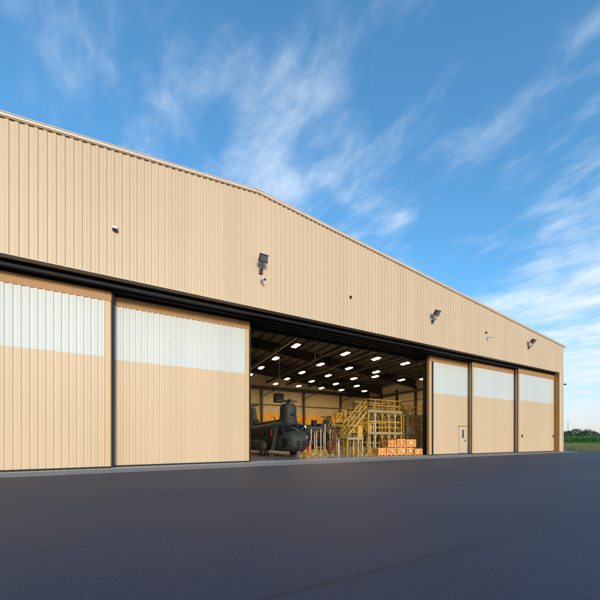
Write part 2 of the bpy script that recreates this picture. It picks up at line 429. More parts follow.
# rear columns, eave beam, knee braces
m = MB(); m.ibeam((XL + .3, YB - .45, 11.35), (XR - .3, YB - .45, 11.35), .3, .7, .05); m.build('eave_beam', 'steel', hg)
m = MB(); m.bar((XL + .3, YB - .3, 8.2), (XR - .3, YB - .3, 8.2), .08, .12); m.build('wall_girt', 'steel', hg)
x = 10.1 - 9.1 * 4
while x < XR - 1:
    m = MB(); m.box(x - .18, x + .18, YB - .62, YB - .14, .01, 11.0); m.build('column', 'steel', hg)
    m = MB(); m.bar((x, YB - .5, 9.6), (x + 2.6, YB - .6, 11.0), .16); m.build('knee_brace', 'steel', hg)
    x += 9.1
for yy in (3.2, 11.9, 17.2, 22.3, 27.0, 31.5):
    m = MB(); m.ibeam((XR - .5, yy, 0), (XR - .5, yy + .001, 11.2), .01, .01); m.v = []; m.f = []
    m.box(XR - .75, XR - .26, yy - .15, yy + .15, .01, 11.6); m.build('column', 'steel', hg)
for z in (3.0, 6.0, 9.0):
    m = MB(); m.box(XR - .34, XR - .25, 2.8, YB - .5, z - .06, z + .06); m.build('wall_girt', 'steel', hg)
m = MB(); m.box(XR - .9, XR - .26, 2.8, YB - .5, 10.6, 10.95); m.build('eave_beam', 'steel', hg)
# dark guide posts at the sides of the opening
gx0, gx1 = plane_x(425.3, 2.8), plane_x(429.3, 2.8)
m = MB(); m.box(gx0 + .12, gx1 + .3, 2.75, 2.95, .01, DT - .14); m.box(gx0 + .1, gx0 + .2, 2.96, 3.2, .01, DT - .14); m.build('guide_post', 'black', hg)

# sliding doors
def door(x0, x1, yf, walk=False, pulls=False, groove=False):
    T = .30
    frame = MB()
    frame.box(x0 + .02, x1 - .02, yf + .05, yf + T, .06, DT - .01)
    o = frame.build('sliding_door', 'tandoor', hg)
    # lower cladding
    m = ribbed(x0 + .30, x1 - .30, .305, lambda x: .10, lambda x: WL, yf + .035, depth=.028, style=0)
    m.build('lower_cladding', 'tandoor', o)
    m = ribbed(x0 + .30, x1 - .30, .305, lambda x: WL + .002, lambda x: DT - .52, yf + .035, depth=.035)
    m.build('translucent_panel', 'white', o, label='white translucent band across the upper door leaf')
    m = MB(); m.box(x0, x1, yf - .01, yf + .045, DT - .52, DT); m.build('top_trim', 'ochre', o, bevel=.008)
    for (a_, b_) in ((x0 + .05, x0 + .30), (x1 - .30, x1 - .05)):
        m = MB(); m.box(a_, b_, yf, yf + .046, .09, DT - .523); m.build('side_trim', 'sidetrim', o, bevel=.006)
    if groove:
        m = MB(); m.box(x0 + .301, x0 + .56, yf - .006, yf + .046, .09, DT - .523); m.build('weather_strip', 'rubber', o)
        m = MB(); m.box(x0 + .0, x0 + .019, yf + .06, yf + T - .02, .06, DT - .01); m.build('end_trim', 'ochre', o)
    else:
        m = MB(); m.box(x0 - .02, x0 + .019, yf + .06, yf + .12, .03, DT - .01); m.build('weather_strip', 'rubber', o)
    m = MB(); m.box(x1 - .019, x1 + .10, yf + .02, yf + .24, .03, DT - .01); m.build('weather_strip', 'rubber', o)
    m = MB(); m.box(x0 + .01, x1 - .01, yf + .012, yf + .26, .014, .088); m.build('bottom_seal', 'rubber', o)
    if walk:
        wx0, wx1 = plane_x(459.3, yf), plane_x(464.8, yf)
        m = MB(); m.box(wx0 - .06, wx1 + .06, yf - .035, yf + .03, .12, 2.78); m.build('door_frame', 'raketrim', o)
        m = MB(); m.box(wx0, wx1, yf - .06, yf - .036, .16, 2.70); m.build('walk_door', 'tandoor', o, bevel=.004)
        m = MB(); m.box(wx0 - .12, wx1 + .12, yf - .13, yf - .036, 2.80, 2.88); m.build('drip_cap', 'ochre', o)
        m = MB(); m.box(wx1 - .50, wx1 - .26, yf - .068, yf - .061, 1.65, 2.5); m.build('door_window', 'glass', o)
        m = MB(); m.box(wx1 - .16, wx1 + .02, yf - .13, yf - .10, 1.36, 1.42); m.box(wx1 - .14, wx1 - .08, yf - .11, yf - .061, 1.3, 1.5); m.build('handle', 'steel', o)
        m = MB(); m.box(wx0, wx1, yf - .1, yf - .0, .10, .155); m.build('threshold', 'galv', o)
    if pulls:
        for xx in (x0 + .72, x1 - .35):
            m = MB(); m.box(xx - .06, xx + .06, yf - .02, yf - .004, 1.70, 2.06); m.tube((xx, yf - .06, 1.74), (xx, yf - .06, 2.02), .022)
            m.tube((xx, yf - .06, 1.74), (xx, yf - .02, 1.74), .018); m.tube((xx, yf - .06, 2.02), (xx, yf - .02, 2.02), .018)
            m.build('pull_handle', 'steel', o)
    return o
door(36.75, 44.88, .50, pulls=True)
door(29.2, 37.35, 1.0)
door(23.5, 31.65, 1.5, walk=True, groove=True)
door(-2.15, 6.04, 1.6)
door(-9.95, -1.75, 1.08)
door(-18.1, -9.6, 1.6)
door(-26.0, -17.8, 1.08)
door(-33.2, -25.7, .55)
# floor guide rails of the doors
m = MB()
for yy in (.65, 1.2, 1.72):
    m.box(XL + .9, 44.9, yy - .05, yy - .02, .004, .014); m.box(XL + .9, 44.9, yy + .02, yy + .05, .004, .014)
m.build('floor_rail', 'galv', hg)

# ------------------------------------------------------------------ fittings on the front wall
def floodlight(px, z, label, yaw=0, side=False):
    x = plane_x(px, -.05)
    r = empty('floodlight', (x, -.045, z), label, 'floodlight', 'floodlights on the upper wall of the hangar', yaw)
    m = MB(); m.box(-.11, .11, -.12, -.0, -.14, .14); m.build('junction_box', 'lampgrey', r, bevel=.01)
    m = MB(); m.tube((0, -.10, .0), (0, -.38, .10), .035); m.tube((0, -.38, .09), (0, -.42, .40), .035); m.build('arm', 'lampgrey', r)
    hd = MB(); q = Matrix.Rotation(R_(-38), 4, 'X')
    def rot(mm, c):
        mm.v = [tuple(Vector(c) + q @ Vector(v)) for v in mm.v]; return mm
    hd.loft([[(-.24, -.11, -.15), (.24, -.11, -.15), (.24, -.11, .24), (-.24, -.11, .24)],
             [(-.27, .06, -.18), (.27, .06, -.18), (.27, .06, .27), (-.27, .06, .27)],
             [(-.18, .20, -.10), (.18, .20, -.10), (.18, .20, .18), (-.18, .20, .18)]])
    hd.box(-.29, .29, -.15, -.111, .245, .275)
    q = Matrix.Rotation(R_(38), 4, 'X')
    h = rot(hd, (0, -.46, .55)).build('lamp_head', 'lampgrey', r, bevel=.012)
    ln = MB(); ln.box(-.21, .21, -.122, -.112, -.12, .21); rot(ln, (0, -.46, .55)).build('lens', 'lens', h)
    yk = MB(); yk.bar((-.30, -.46, .55), (-.30, -.42, .38), .03); yk.bar((.30, -.46, .55), (.30, -.42, .38), .03); yk.bar((-.30, -.42, .38), (.30, -.42, .38), .03); yk.build('yoke', 'steel', r)
    return r
floodlight(260.8, 12.0, 'dark floodlight on short arm above a small camera, left end of the gable wall')
floodlight(432.2, 11.75, 'dark floodlight on short arm high above the leftmost leaf of the right-hand doors')
floodlight(528.2, 11.72, 'dark floodlight on short arm nearest the right corner of the hangar')
def camera_(px, z, label, s=1):
    x = plane_x(px, -.05)
    r = empty('security_camera', (x, -.045, z), label, 'camera', 'small cameras on the upper wall')
    m = MB(); m.box(-.07 * s, .07 * s, -.04, 0, -.09 * s, .09 * s); m.build('mount', 'lampwhite', r)
    m = MB(); m.tube((0, -.04, 0), (.0, -.2, .03), .022); m.build('arm', 'lampwhite', r)
    m = MB(); m.tube((-.03, -.14, .05), (.06, -.46, -.09), .075 * s, .075 * s, 14); m.build('housing', 'lampwhite', r)
    m = MB(); m.tube((.058, -.452, -.088), (.066, -.48, -.10), .066 * s, .06 * s, 14); m.build('lens', 'glass', r)
camera_(261.5, 11.42, 'small pale camera with dark lens just below the leftmost floodlight')
camera_(487.0, 11.62, 'small pale camera just under a tiny dark sensor, between two floodlights')
# wall pack lamp
x = plane_x(115, -.05)
r = empty('wall_lamp', (x, -.045, 12.15), 'small white box lamp with black underside, alone on the far left of the wall', 'wall lamp')
r.scale = (.68, .68, .68)
m = MB(); m.loft([[(-.17, 0, -.15), (.17, 0, -.15), (.17, 0, .2), (-.17, 0, .2)], [(-.17, -.26, -.10), (.17, -.26, -.10), (.17, -.20, .1), (-.17, -.20, .1)]]); m.build('housing', 'lampwhite', r, bevel=.012)
m = MB(); m.loft([[(-.15, -.02, -.153), (.15, -.02, -.153), (.15, -.02, -.20), (-.15, -.02, -.20)], [(-.15, -.24, -.108), (.15, -.24, -.108), (.15, -.24, -.17), (-.15, -.24, -.17)]]); m.build('lens', 'glass', r)
def sensor(px, z, label):
    x = plane_x(px, -.05)
    r = empty('wall_sensor', (x, -.045, z), label, 'sensor', 'tiny dark sensors on the upper wall')
    m = MB(); m.box(-.07, .07, -.05, 0, -.09, .09); m.build('base', 'steel', r)
    m = MB(); m.tube((0, -.05, -.01), (0, -.13, -.05), .07, .04, 12); m.build('dome', 'black', r)
sensor(350.6, 11.95, 'tiny dark sensor alone on the wall between the two left floodlights')
sensor(486.0, 12.1, 'tiny dark sensor just above a small camera')
# lamp on the right side wall, pointing away
r = empty('side_lamp', (XR + .04, .25, 8.05), 'small lamp on an arm sticking out from the right corner of the hangar', 'lamp')
m = MB(); m.box(0, .08, -.12, .12, -.15, .15); m.build('mount', 'lampwhite', r)
m = MB(); m.tube((.06, 0, 0), (.75, -.05, .42), .03); m.build('arm', 'lampwhite', r)
m = MB(); m.loft([[(.62, -.22, .30), (1.12, -.22, .34), (1.12, .16, .34), (.62, .16, .30)], [(.66, -.18, .46), (1.04, -.18, .50), (1.04, .12, .50), (.66, .12, .46)]]); m.build('lamp_head', 'lampgrey', r, bevel=.01)

# ------------------------------------------------------------------ ceiling lamps
proto = None; k = 0
colw = {7.3: 'first', 13.35: 'leftmost visible', 19.5: 'second', 23.95: 'third', 28.7: 'fourth', 33.2: 'fifth', 38.0: 'sixth'}
roww = ['row nearest the door opening', 'second row back', 'middle row', 'fourth row back', 'row nearest the rear wall']
spots = [(13.35, 9.3), (13.35, 14.6), (13.35, 19.7), (13.35, 24.5), (7.3, 24.7), (7.3, 29.4)]
spots += [(x, y) for x in (19.5, 23.95, 28.7) for y in LY]
spots += [(33.2, 24.7), (33.2, 29.4), (30.7, 17.0), (36.2, 17.1), (38.6, 14.8), (38.0, 28.4)]
extra = {(30.7, 17.0): 'lit high bay lamp close beside another in mid-hangar, off the regular rows', (36.2, 17.1): 'lit high bay lamp on its own towards the right wall',
         (38.6, 14.8): 'lit high bay lamp seen right against the dark post at the right of the opening', (38.0, 28.4): 'lit high bay lamp farthest back near the right wall'}
for (x, y) in spots:
    yy = y
    if proto is None:
        r = proto = empty('ceiling_lamp', (0, 0, 11.05), '', 'ceiling lamp', 'high bay lamps under the hangar roof')
        m = MB(); m.loft([[(-.28, -.62, .0), (.28, -.62, .0), (.28, .62, .0), (-.28, .62, .0)], [(-.22, -.54, .12), (.22, -.54, .12), (.22, .54, .12), (-.22, .54, .12)]]); m.build('housing', 'lampwhite', r)
        m = MB(); m.box(-.21, .21, -.52, .52, -.045, -.003); m.build('diffuser', 'diff', r)
        m = MB(); m.tube((0, -.5, .12), (.0, -.5, 1.15), .012, n=6); m.tube((0, .5, .12), (0, .5, 1.15), .012, n=6); m.box(-.05, .62, -.05, .05, 1.15, 1.2); m.box(-.05, .05, -.55, .55, 1.15, 1.19); m.build('hanger', 'steel', r)
    else: r = copy_tree(proto)
    r.location = (x, yy, 11.05)
    r['label'] = extra[(x, y)] if (x, y) in extra else 'lit high bay lamp, %s column from the left, %s' % (colw[x], roww[min(range(5), key=lambda i: abs(LY[i] - y))])

# unit heater
r = empty('unit_heater', (13.4, 13.9, 5.75), 'black boxy unit heater hanging from a long rod above the near helicopter', 'heater')
m = MB(); m.box(-.5, .5, -.4, .4, .03, 1.05); m.build('casing', 'black', r, bevel=.03)
m = MB()
for i in range(8): m.box(-.45, .45, -.46, -.40, .1 + i * .115, .13 + i * .115)
m.build('louvre', 'steel', r)
m = MB(); m.tube((.1, 0, 1.05), (.1, 0, 6.4), .04); m.build('rod', 'steel', r)
m = MB(); m.tube((0, .40, .54), (0, .50, .54), .38, .38, 20); m.build('fan_shroud', 'steel', r)

# ------------------------------------------------------------------ HELICOPTER (tandem rotor, nose towards -Y)
def rring(y, w, zb, zt, n=28, p=3.2, cx=0, dy=0):
    pts = []
    for i in range(n):
        a = 2 * math.pi * i / n; c, s = math.cos(a), math.sin(a)
        pts.append((cx + w / 2 * math.copysign(abs(c) ** (2 / p), c), y + dy * s, (zb + zt) / 2 + (zt - zb) / 2 * math.copysign(abs(s) ** (2 / p), s)))
    return pts
def helicopter(loc, rz, label):
    r = empty('transport_helicopter', loc, label, 'helicopter', 'tandem rotor helicopters parked in the hangar', rz)
    m = MB()
    m.loft([rring(-7.62, .9, .95, 1.55, p=3), rring(-7.50, 1.35, .78, 1.85, p=3), rring(-7.15, 1.80, .62, 2.16, p=3.2), rring(-6.7, 2.16, .54, 2.66, p=3.4), rring(-6.1, 2.42, .50, 2.98, p=3.6),
            rring(-5.3, 2.55, .48, 3.08, p=3.4), rring(-4.0, 2.6, .48, 3.05, p=3.8), rring(0, 2.6, .48, 3.0, p=3.8), rring(3.4, 2.6, .55, 3.0, p=3.8),
            rring(5.2, 2.5, .95, 3.05, p=3.6), rring(6.6, 2.2, 1.6, 3.1, p=3.2), rring(7.5, 1.6, 2.2, 3.1, p=3)])
    fu = m.build('fuselage', 'olive', r, smooth=True)
    # panel frames
    # cockpit glazing: curved panes set proud of the nose skin
    def pane(pts, name='cockpit_window'):
        mm = MB(); n = len(pts); c = Vector((0, -4.8, 1.6))
        vs = [Vector(p) for p in pts]; iv = [v + (c - v).normalized() * .07 for v in vs]
        mm.add(vs + iv, [tuple(range(n)), tuple(range(2 * n - 1, n - 1, -1))] + [(i, (i + 1) % n, n + (i + 1) % n, n + i) for i in range(n)])
        mm.build(name, 'glass', fu, bevel=.01)
    for s in (-1, 1):
        pane([(s * .05, -7.27, 2.20), (s * .66, -7.22, 2.15), (s * .62, -6.76, 2.72), (s * .05, -6.78, 2.76)])
        pane([(s * .74, -7.19, 2.12), (s * 1.10, -6.84, 2.02), (s * 1.08, -6.44, 2.64), (s * .70, -6.72, 2.70)])
        pane([(s * 1.20, -6.62, 1.90), (s * 1.31, -5.75, 1.90), (s * 1.31, -5.75, 2.50), (s * 1.22, -6.32, 2.56)])
        pane([(s * .12, -7.70, 1.02), (s * .42, -7.69, 1.02), (s * .42, -7.69, 1.42), (s * .12, -7.70, 1.42)], 'chin_window')
        pane([(s * 1.0, -7.16, .98), (s * 1.17, -6.62, .94), (s * 1.19, -6.62, 1.62), (s * 1.02, -7.16, 1.55)], 'chin_window')
        for i in range(4):
            yy = -3.0 + i * 1.9
            mm = MB(); mm.tube((s * 1.285, yy, 2.05), (s * 1.325, yy, 2.05), .23, .21, 18); mm.build('porthole', 'glass', fu)
        mm = MB(); mm.loft([rring(-3.6, .12, .75, 1.1, 16, 2.4, cx=s * 1.42), rring(-3.1, .66, .5, 1.42, 16, 2.6, cx=s * 1.5), rring(-2, .8, .44, 1.5, 16, 3, cx=s * 1.52), rring(3.6, .8, .44, 1.5, 16, 3, cx=s * 1.52), rring(4.8, .3, .8, 1.4, 16, 2.4, cx=s * 1.38)])
        mm.build('sponson', 'olive', r, smooth=True)
        mm = MB(); mm.loft([[(s * 1.55 + .30 * q * math.cos(a), y0, 3.2 + .30 * q * math.sin(a)) for a in [2 * math.pi * i / 18 for i in range(18)]] for (y0, q) in ((2.6, .6), (2.75, 1.3), (3.3, 1.4), (4.7, 1.35), (5.2, 1.05), (5.5, 1.0))])
        en = mm.build('engine', 'olive', r, smooth=True)
        mm = MB(); mm.tube((s * 1.55, 2.50, 3.2), (s * 1.55, 2.60, 3.2), .26, .36, 18); mm.build('intake_screen', 'steel', en)
    # forward pylon: slab-sided fairing with a blunt front and a rounded cap
    def sring(w, y0, y1, z, p=3.0, n=28):
        return [(w / 2 * math.copysign(abs(math.cos(a)) ** (2 / p), math.cos(a)), (y0 + y1) / 2 + (y1 - y0) / 2 * math.copysign(abs(math.sin(a)) ** (2 / p), math.sin(a)), z) for a in [2 * math.pi * i / n for i in range(n)]]
    m = MB(); m.loft([sring(1.55, -6.35, -3.6, 2.8), sring(1.3, -6.12, -4.1, 3.15), sring(1.20, -5.98, -4.35, 3.6), sring(1.24, -5.98, -4.35, 4.15), sring(1.18, -5.90, -4.42, 4.38), sring(1.0, -5.78, -4.55, 4.54), sring(.6, -5.5, -4.8, 4.62)])
    fp = m.build('forward_pylon', 'olive', r, smooth=True)
    m = MB(); m.box(-.22, .22, -6.05, -5.9, 3.5, 3.72); m.build('air_intake', 'black', fp, bevel=.03)
    m = MB(); m.loft([sring(1.255, -5.995, -4.335, 4.05), sring(1.255, -5.995, -4.335, 4.08)], cap=False); m.build('fairing_seam', 'steel', fp)
    # aft pylon
    m = MB()
    m.loft([[(.62 * w * math.copysign(abs(math.cos(a)) ** .8, math.cos(a)), 5.35 + dy + 2.0 * l * math.sin(a), z) for a in [2 * math.pi * i / 24 for i in range(24)]]
            for (z, w, l, dy) in ((2.8, 1.35, 1.15, .0), (3.3, 1.2, 1.0, .1), (4.0, 1.0, .86, .2), (4.8, .95, .74, .2), (5.15, .85, .6, .15), (5.3, .5, .35, .05))])
    ap = m.build('aft_pylon', 'olive', r, smooth=True)
    m = MB(); m.tube((0, 3.15, 3.5), (0, 3.32, 3.5), .3, .36, 18); m.build('oil_cooler_intake', 'black', ap)
    # drive shaft tunnel
    m = MB(); m.loft([rring(-4.2, .7, 2.85, 3.35, 16, 2.6), rring(3.8, .7, 2.85, 3.35, 16, 2.6)]); m.build('shaft_tunnel', 'olive', r, smooth=True)
    # rotor heads with blade stubs, blades taken off
    for (yy, z, ph) in ((-5.15, 4.66, 20), (5.4, 5.3, 75)):
        m = MB(); m.tube((0, yy, z - .1), (0, yy, z + .30), .14, .12, 14); m.tube((0, yy, z + .12), (0, yy, z + .26), .30, .28, 16)
        hb = m.build('rotor_hub', 'steel', r)
        for k in range(3):
            a = R_(ph + 120 * k); d = Vector((math.cos(a), math.sin(a), .04))
            m = MB(); p = Vector((0, yy, z + .19))
            m.tube(p + d * .25, p + d * .78, .10, .085, 10)
            m.bar(p + d * .70, p + d * 1.02, .24, .12); m.tube(p + d * .6 + Vector((0, 0, -.25)), p + d * .6 + Vector((0, 0, .12)), .04)
            m.build('blade_grip', 'steel', hb)
    # landing gear
    for s in (-1, 1):
        g = MB(); g.tube((s * 1.35, -3.1, .75), (s * 1.45, -3.15, .36), .07); g.tube((s * 1.30, -3.15, .33), (s * 1.72, -3.15, .33), .05); lg = g.build('landing_gear', 'steel', r)
        for dx in (-.17, .17):
            w = MB(); c = s * 1.51 + dx; n = 20
            w.loft([[(c + o_, -3.15 + q * math.cos(a), .32 + q * math.sin(a)) for a in [2 * math.pi * i / n for i in range(n)]] for (o_, q) in ((-.11, .22), (-.11, .28), (-.06, .31), (.06, .31), (.11, .28), (.11, .22))]); w.build('wheel', 'rubber', lg)
        g = MB(); g.tube((s * 1.45, 4.1, .85), (s * 1.6, 4.2, .36), .07); lg = g.build('landing_gear', 'steel', r)
        w = MB(); c = s * 1.62
        w.loft([[(c + o_, 4.2 + q * math.cos(a), .32 + q * math.sin(a)) for a in [2 * math.pi * i / n for i in range(n)]] for (o_, q) in ((-.11, .22), (-.11, .28), (-.06, .31), (.06, .31), (.11, .28), (.11, .22))]); w.build('wheel', 'rubber', lg)
    # nose fittings
    m = MB()
    for s in (-1, 1):
        m.bar((s * .70, -7.25, 2.13), (s * .66, -6.74, 2.76), .05); m.bar((s * 1.14, -6.84, 2.0), (s * 1.12, -6.40, 2.66), .05)
        m.bar((s * .0, -7.30, 2.16), (s * .72, -7.24, 2.10), .06); m.bar((s * .72, -7.24, 2.10), (s * 1.14, -6.82, 1.98), .06)
    m.bar((0, -7.31, 2.16), (0, -6.76, 2.80), .06); m.build('window_frame', 'olive', fu)
    m = MB(); m.bar((-.05, -7.32, 2.22), (-.5, -7.04, 2.50), .02); m.bar((.12, -7.32, 2.22), (.55, -7.04, 2.50), .02); m.build('wiper', 'galv', fu)
    m = MB(); m.tube((0, -6.4, 2.95), (0, -6.55, 3.45), .02, .012, 6); m.bar((-.9, -4.2, 3.02), (-.9, -4.25, 3.5), .03, .2); m.build('antenna', 'steel', fu)
    m = MB(); m.tube((.5, -7.45, 1.70), (.5, -7.62, 1.68), .12, .12, 16); m.build('nose_lamp', 'lens', fu)
    for s in (-1, 1):
        m = MB(); m.tube((s * .95, -6.95, 1.25), (s * 1.0, -7.55, 1.22), .03, .015); m.build('pitot_tube', 'galv', fu)
    m = MB(); m.box(-.28, .28, -7.62, -7.35, .62, .95); m.build('sensor_turret', 'black', fu, bevel=.08)
    # crew door on the starboard side with red cover
    m = MB(); m.box(-1.325, -1.285, -4.95, -4.1, .9, 2.55); m.build('crew_door', 'olive', fu, bevel=.02)
    m = MB(); m.box(-1.37, -1.326, -4.75, -4.35, 1.75, 2.35); m.build('red_cover', 'red', fu, bevel=.02)
    m = MB()
    for yy in (-5.6, -3.6, -2, 0, 2): m.loft([rring(yy, 2.625, .46, 3.05, p=3.8), rring(yy + .04, 2.625, .46, 3.05, p=3.8)], cap=False)
    m.build('skin_seam', 'steel', fu)
    return r
h1 = helicopter((10.75, 10.75, 0), 0, 'dark olive tandem rotor helicopter, nose out, close behind the left doors')
h2 = copy_tree(h1); h2.location = (23.7, 25.2, 0); h2.rotation_euler[2] = R_(4)
h2['label'] = 'dark olive tandem rotor helicopter deep in the hangar behind the work platforms'

# ------------------------------------------------------------------ maintenance stands
def railing(m, a, b, z, h=1.1, n=None):
    a = Vector(a); b = Vector(b); L = (b - a).length; n = n or max(1, int(round(L / 1.0)))
    for i in range(n + 1):
        p = a + (b - a) * i / n; m.bar((p.x, p.y, z), (p.x, p.y, z + h), .055)
    for k in (.5, 1): m.bar((a.x, a.y, z + h * k), (b.x, b.y, z + h * k), .055)
def stand(loc, W, D, levels, label, rails=True, posts='yellow', nx=4, deckm='yellowdeck', rail='yellow', brace=True, rz=0, openf=False):
    r = empty('maintenance_stand', loc, label, 'work platform', 'yellow maintenance stands in the hangar', rz)
    top = levels[-1]
    for i in range(nx + 1):
        for j, y in enumerate((0, D)):
            x = W * i / nx
            m = MB(); m.bar((x, y, .12), (x, y, top), .085); m.box(x - .12, x + .12, y - .12, y + .12, .01, .04); m.tube((x, y, .04), (x, y, .12), .03)
            m.build('post', posts if (i + j) % 3 != 1 else 'polewhite', r)
    for z in levels:
        m = MB(); m.box(-.06, W + .06, -.06, D + .06, z - .05, z); m.box(-.08, W + .08, -.10, -.062, z - .14, z + .08); m.box(-.08, W + .08, D + .062, D + .10, z - .14, z + .08)
        dk = m.build('deck', deckm, r)
        if not rails: continue
        m = MB()
        railing(m, (0, 0, 0), (W, 0, 0), z, n=nx); railing(m, (0, D, 0), (W, D, 0), z, n=nx); railing(m, (W, 0, 0), (W, D, 0), z, n=1); railing(m, (0, 0, 0), (0, D, 0), z, n=1)
        m.build('railing', rail, r)
    if brace:
        m = MB(); zs = [0.2] + levels
        for a_, b_ in zip(zs[:-1], zs[1:]):
            for i in range(nx):
                x0, x1 = W * i / nx, W * (i + 1) / nx
                for (xa_, xb_) in ((x0, x0 + .3), (x1, x1 - .3)): m.bar((xa_, .0, b_ - .62), (xb_, .0, b_ - .13), .05)
            m.bar((0, D - .03, a_), (W / nx, D - .03, b_ - .1), .04)
            m.bar((0, .02, (a_ + b_) / 2), (W, .02, (a_ + b_) / 2), .05); m.bar((0, D, (a_ + b_) / 2), (W, D, (a_ + b_) / 2), .05)
            for x in (0, W): m.bar((x, 0, a_), (x, D, b_ - .1), .05)
        m.build('cross_brace', posts, r)
    return r
def stair(r, a, b, w=.75, mat='yellow', n=None):
    """steep open stair rising along local X from a to b"""
    a = Vector(a); b = Vector(b); n = n or int((b.z - a.z) / .24)
    m = MB()
    for dy in (0, w):
        o = Vector((0, dy, 0)); m.bar(a + o, b + o, .06, .16)
        for h in (.55, 1.05): m.bar(a + o + Vector((0, 0, h)), b + o + Vector((0, 0, h)), .05)
        for i in range(0, n + 1, 3):
            p = a + (b - a) * i / n + o; m.bar(p, p + Vector((0, 0, 1.05)), .045)
    s = m.build('stair', mat, r)
    m = MB()
    for i in range(1, n):
        p = a + (b - a) * i / n; m.box(p.x - .11, p.x + .11, p.y + .03, p.y + w - .03, p.z - .02, p.z + .015)
    m.build('tread', 'galv', s)
sA = stand((18.5, 4.3, 0), 4.3, 2.2, [2.15, 4.25], 'tall two-level yellow work platform behind the stacked crates, with stair', nx=5)
stair(sA, (-2.4, .15, 1.72), (0, .15, 4.2))
m = MB(); m.box(.9, 1.3, 1.0, 1.4, 2.16, 3.1); m.build('tool_box', 'wood2', sA)
s2 = stand((15.95, 4.1, 0), 1.7, 1.4, [1.62], 'low yellow landing platform at the foot of the tall stair', nx=1, brace=False)
bx0, bx1 = plane_x(403.2, 5.3), plane_x(426, 5.3)
sB = stand((bx0, 5.3, 0), bx1 - bx0, 2.0, [2.1, 4.1], 'two-level work platform at the right edge of the opening, beside the tallest one', nx=5, posts='yellow')
for i_, (bx, by, bz, w_, h_) in enumerate(((bx0 + .5, 5.7, 4.102, .5, .7), (bx0 + 1.6, 5.8, 2.102, .6, .8))):
    r = empty('supply_cabinet', (bx, by, bz), ('yellow cabinet on the top deck of the right-hand platform', 'pale cabinet on the lower deck of the right-hand platform')[i_], 'cabinet', 'cabinets on the work platforms')
    m = MB(); m.box(-w_ / 2, w_ / 2, -.25, .25, 0, h_); bd = m.build('body', ('yellow', 'polewhite')[i_], r, bevel=.015)
    m = MB(); m.box(-w_ / 2 + .03, -.01, -.27, -.251, .05, h_ - .05); m.build('door', ('yellow', 'polewhite')[i_], bd); m = MB(); m.box(.01, w_ / 2 - .03, -.27, -.251, .05, h_ - .05); m.build('door', ('yellow', 'polewhite')[i_], bd)
    m = MB(); m.box(-.05, -.03, -.29, -.271, h_ * .4, h_ * .6); m.build('handle', 'steel', bd)
sC = stand((18.75, 8.6, 0), 1.75, 1.6, [1.9, 3.35], 'narrow tall work platform left of the big stair', nx=2)
stair(sC, (-1.5, .1, .1), (0, .1, 1.85), mat='orange')
sD = stand((13.9, 9.2, 0), 4.7, 1.3, [2.75], 'long dark-decked work platform on pale poles beyond the helicopter nose', nx=4, rail='steel', brace=False, posts='polewhite', deckm='steel', rails=False)
sG = stand((27.2, 9.6, 0), 3.6, 1.8, [2.3, 4.6], 'work platform far behind the right-hand one, near the right wall', nx=3, posts='polewhite')
sE = stand((22.3, 12.5, 0), 4.5, 2.0, [2.2, 4.3], 'rear two-level work platform seen through the tall front one', nx=4, posts='yellow')
stair(sE, (-2.3, .3, 2.2), (0, .3, 4.25))
# equipment on the long platform
for i, (x, y, w, h, lab) in enumerate(((15.6, 9.5, .45, .8, 'small dark equipment case on the long platform, taller one'), (16.5, 9.6, .7, .45, 'low wide dark equipment case on the long platform'))):
    r = empty('equipment_case', (x, y, 2.752), lab, 'case', 'cases on the long platform')
    m = MB(); m.box(-w / 2, w / 2, -.25, .25, 0, h - .06); m.build('body', 'black', r, bevel=.02)
    m = MB(); m.box(-w / 2 - .01, w / 2 + .01, -.26, .26, h - .058, h); m.build('lid', 'steel', r, bevel=.015)
    m = MB(); m.bar((-.1, -.28, h * .5), (.1, -.28, h * .5), .025); m.bar((-.1, -.28, h * .5), (-.1, -.25, h * .5), .02); m.bar((.1, -.28, h * .5), (.1, -.25, h * .5), .02); m.build('handle', 'galv', r)

# tripod jacks (yellow base, tall post)
JL = [((11.9, 4.6), 1.5, 'short yellow tripod jack just in front of the helicopter wheels'),
      ((13.2, 6.1), 1.3, 'short yellow tripod jack right of the helicopter nose'),
      ((14.2, 6.6), 2.2, 'yellow tripod jack left of three taller ones by the long platform'),
      ((15.15, 6.6), 2.9, 'tall yellow tripod jack in front of the equipment cases'),
      ((16.15, 6.1), 1.7, 'yellow tripod jack in front of the orange stair'),
      ((16.6, 3.4), 1.6, 'yellow tripod jack under the left of the low landing'),
      ((17.8, 3.2), 1.7, 'yellow tripod jack nearest the left end of the crates')]
jp = None
for (p, h, lab) in JL:
    r = empty('tripod_jack', (p[0], p[1], 0), lab, 'jack', 'yellow tripod jacks on the hangar floor')
    r.rotation_euler[2] = random.random() * 2
    m = MB()
    for k in range(3):
        a = R_(120 * k + 20); c, s = math.cos(a), math.sin(a)
        m.bar((c * .42, s * .42, .06), (c * .07, s * .07, .50), .07, .05); m.tube((c * .42, s * .42, .01), (c * .42, s * .42, .06), .10)
        m.bar((c * .38, s * .38, .09), (0, 0, .12), .05, .04)
    m.build('tripod_base', 'yellow', r)
    m = MB(); m.tube((0, 0, .08), (0, 0, .9), .075, .07, 12); m.build('cylinder', 'yellow', r)
    m = MB(); m.tube((0, 0, .9), (0, 0, h), .04, .04, 10); m.tube((0, 0, h), (0, 0, h + .05), .09, .09, 12); m.build('ram', 'polewhite', r)

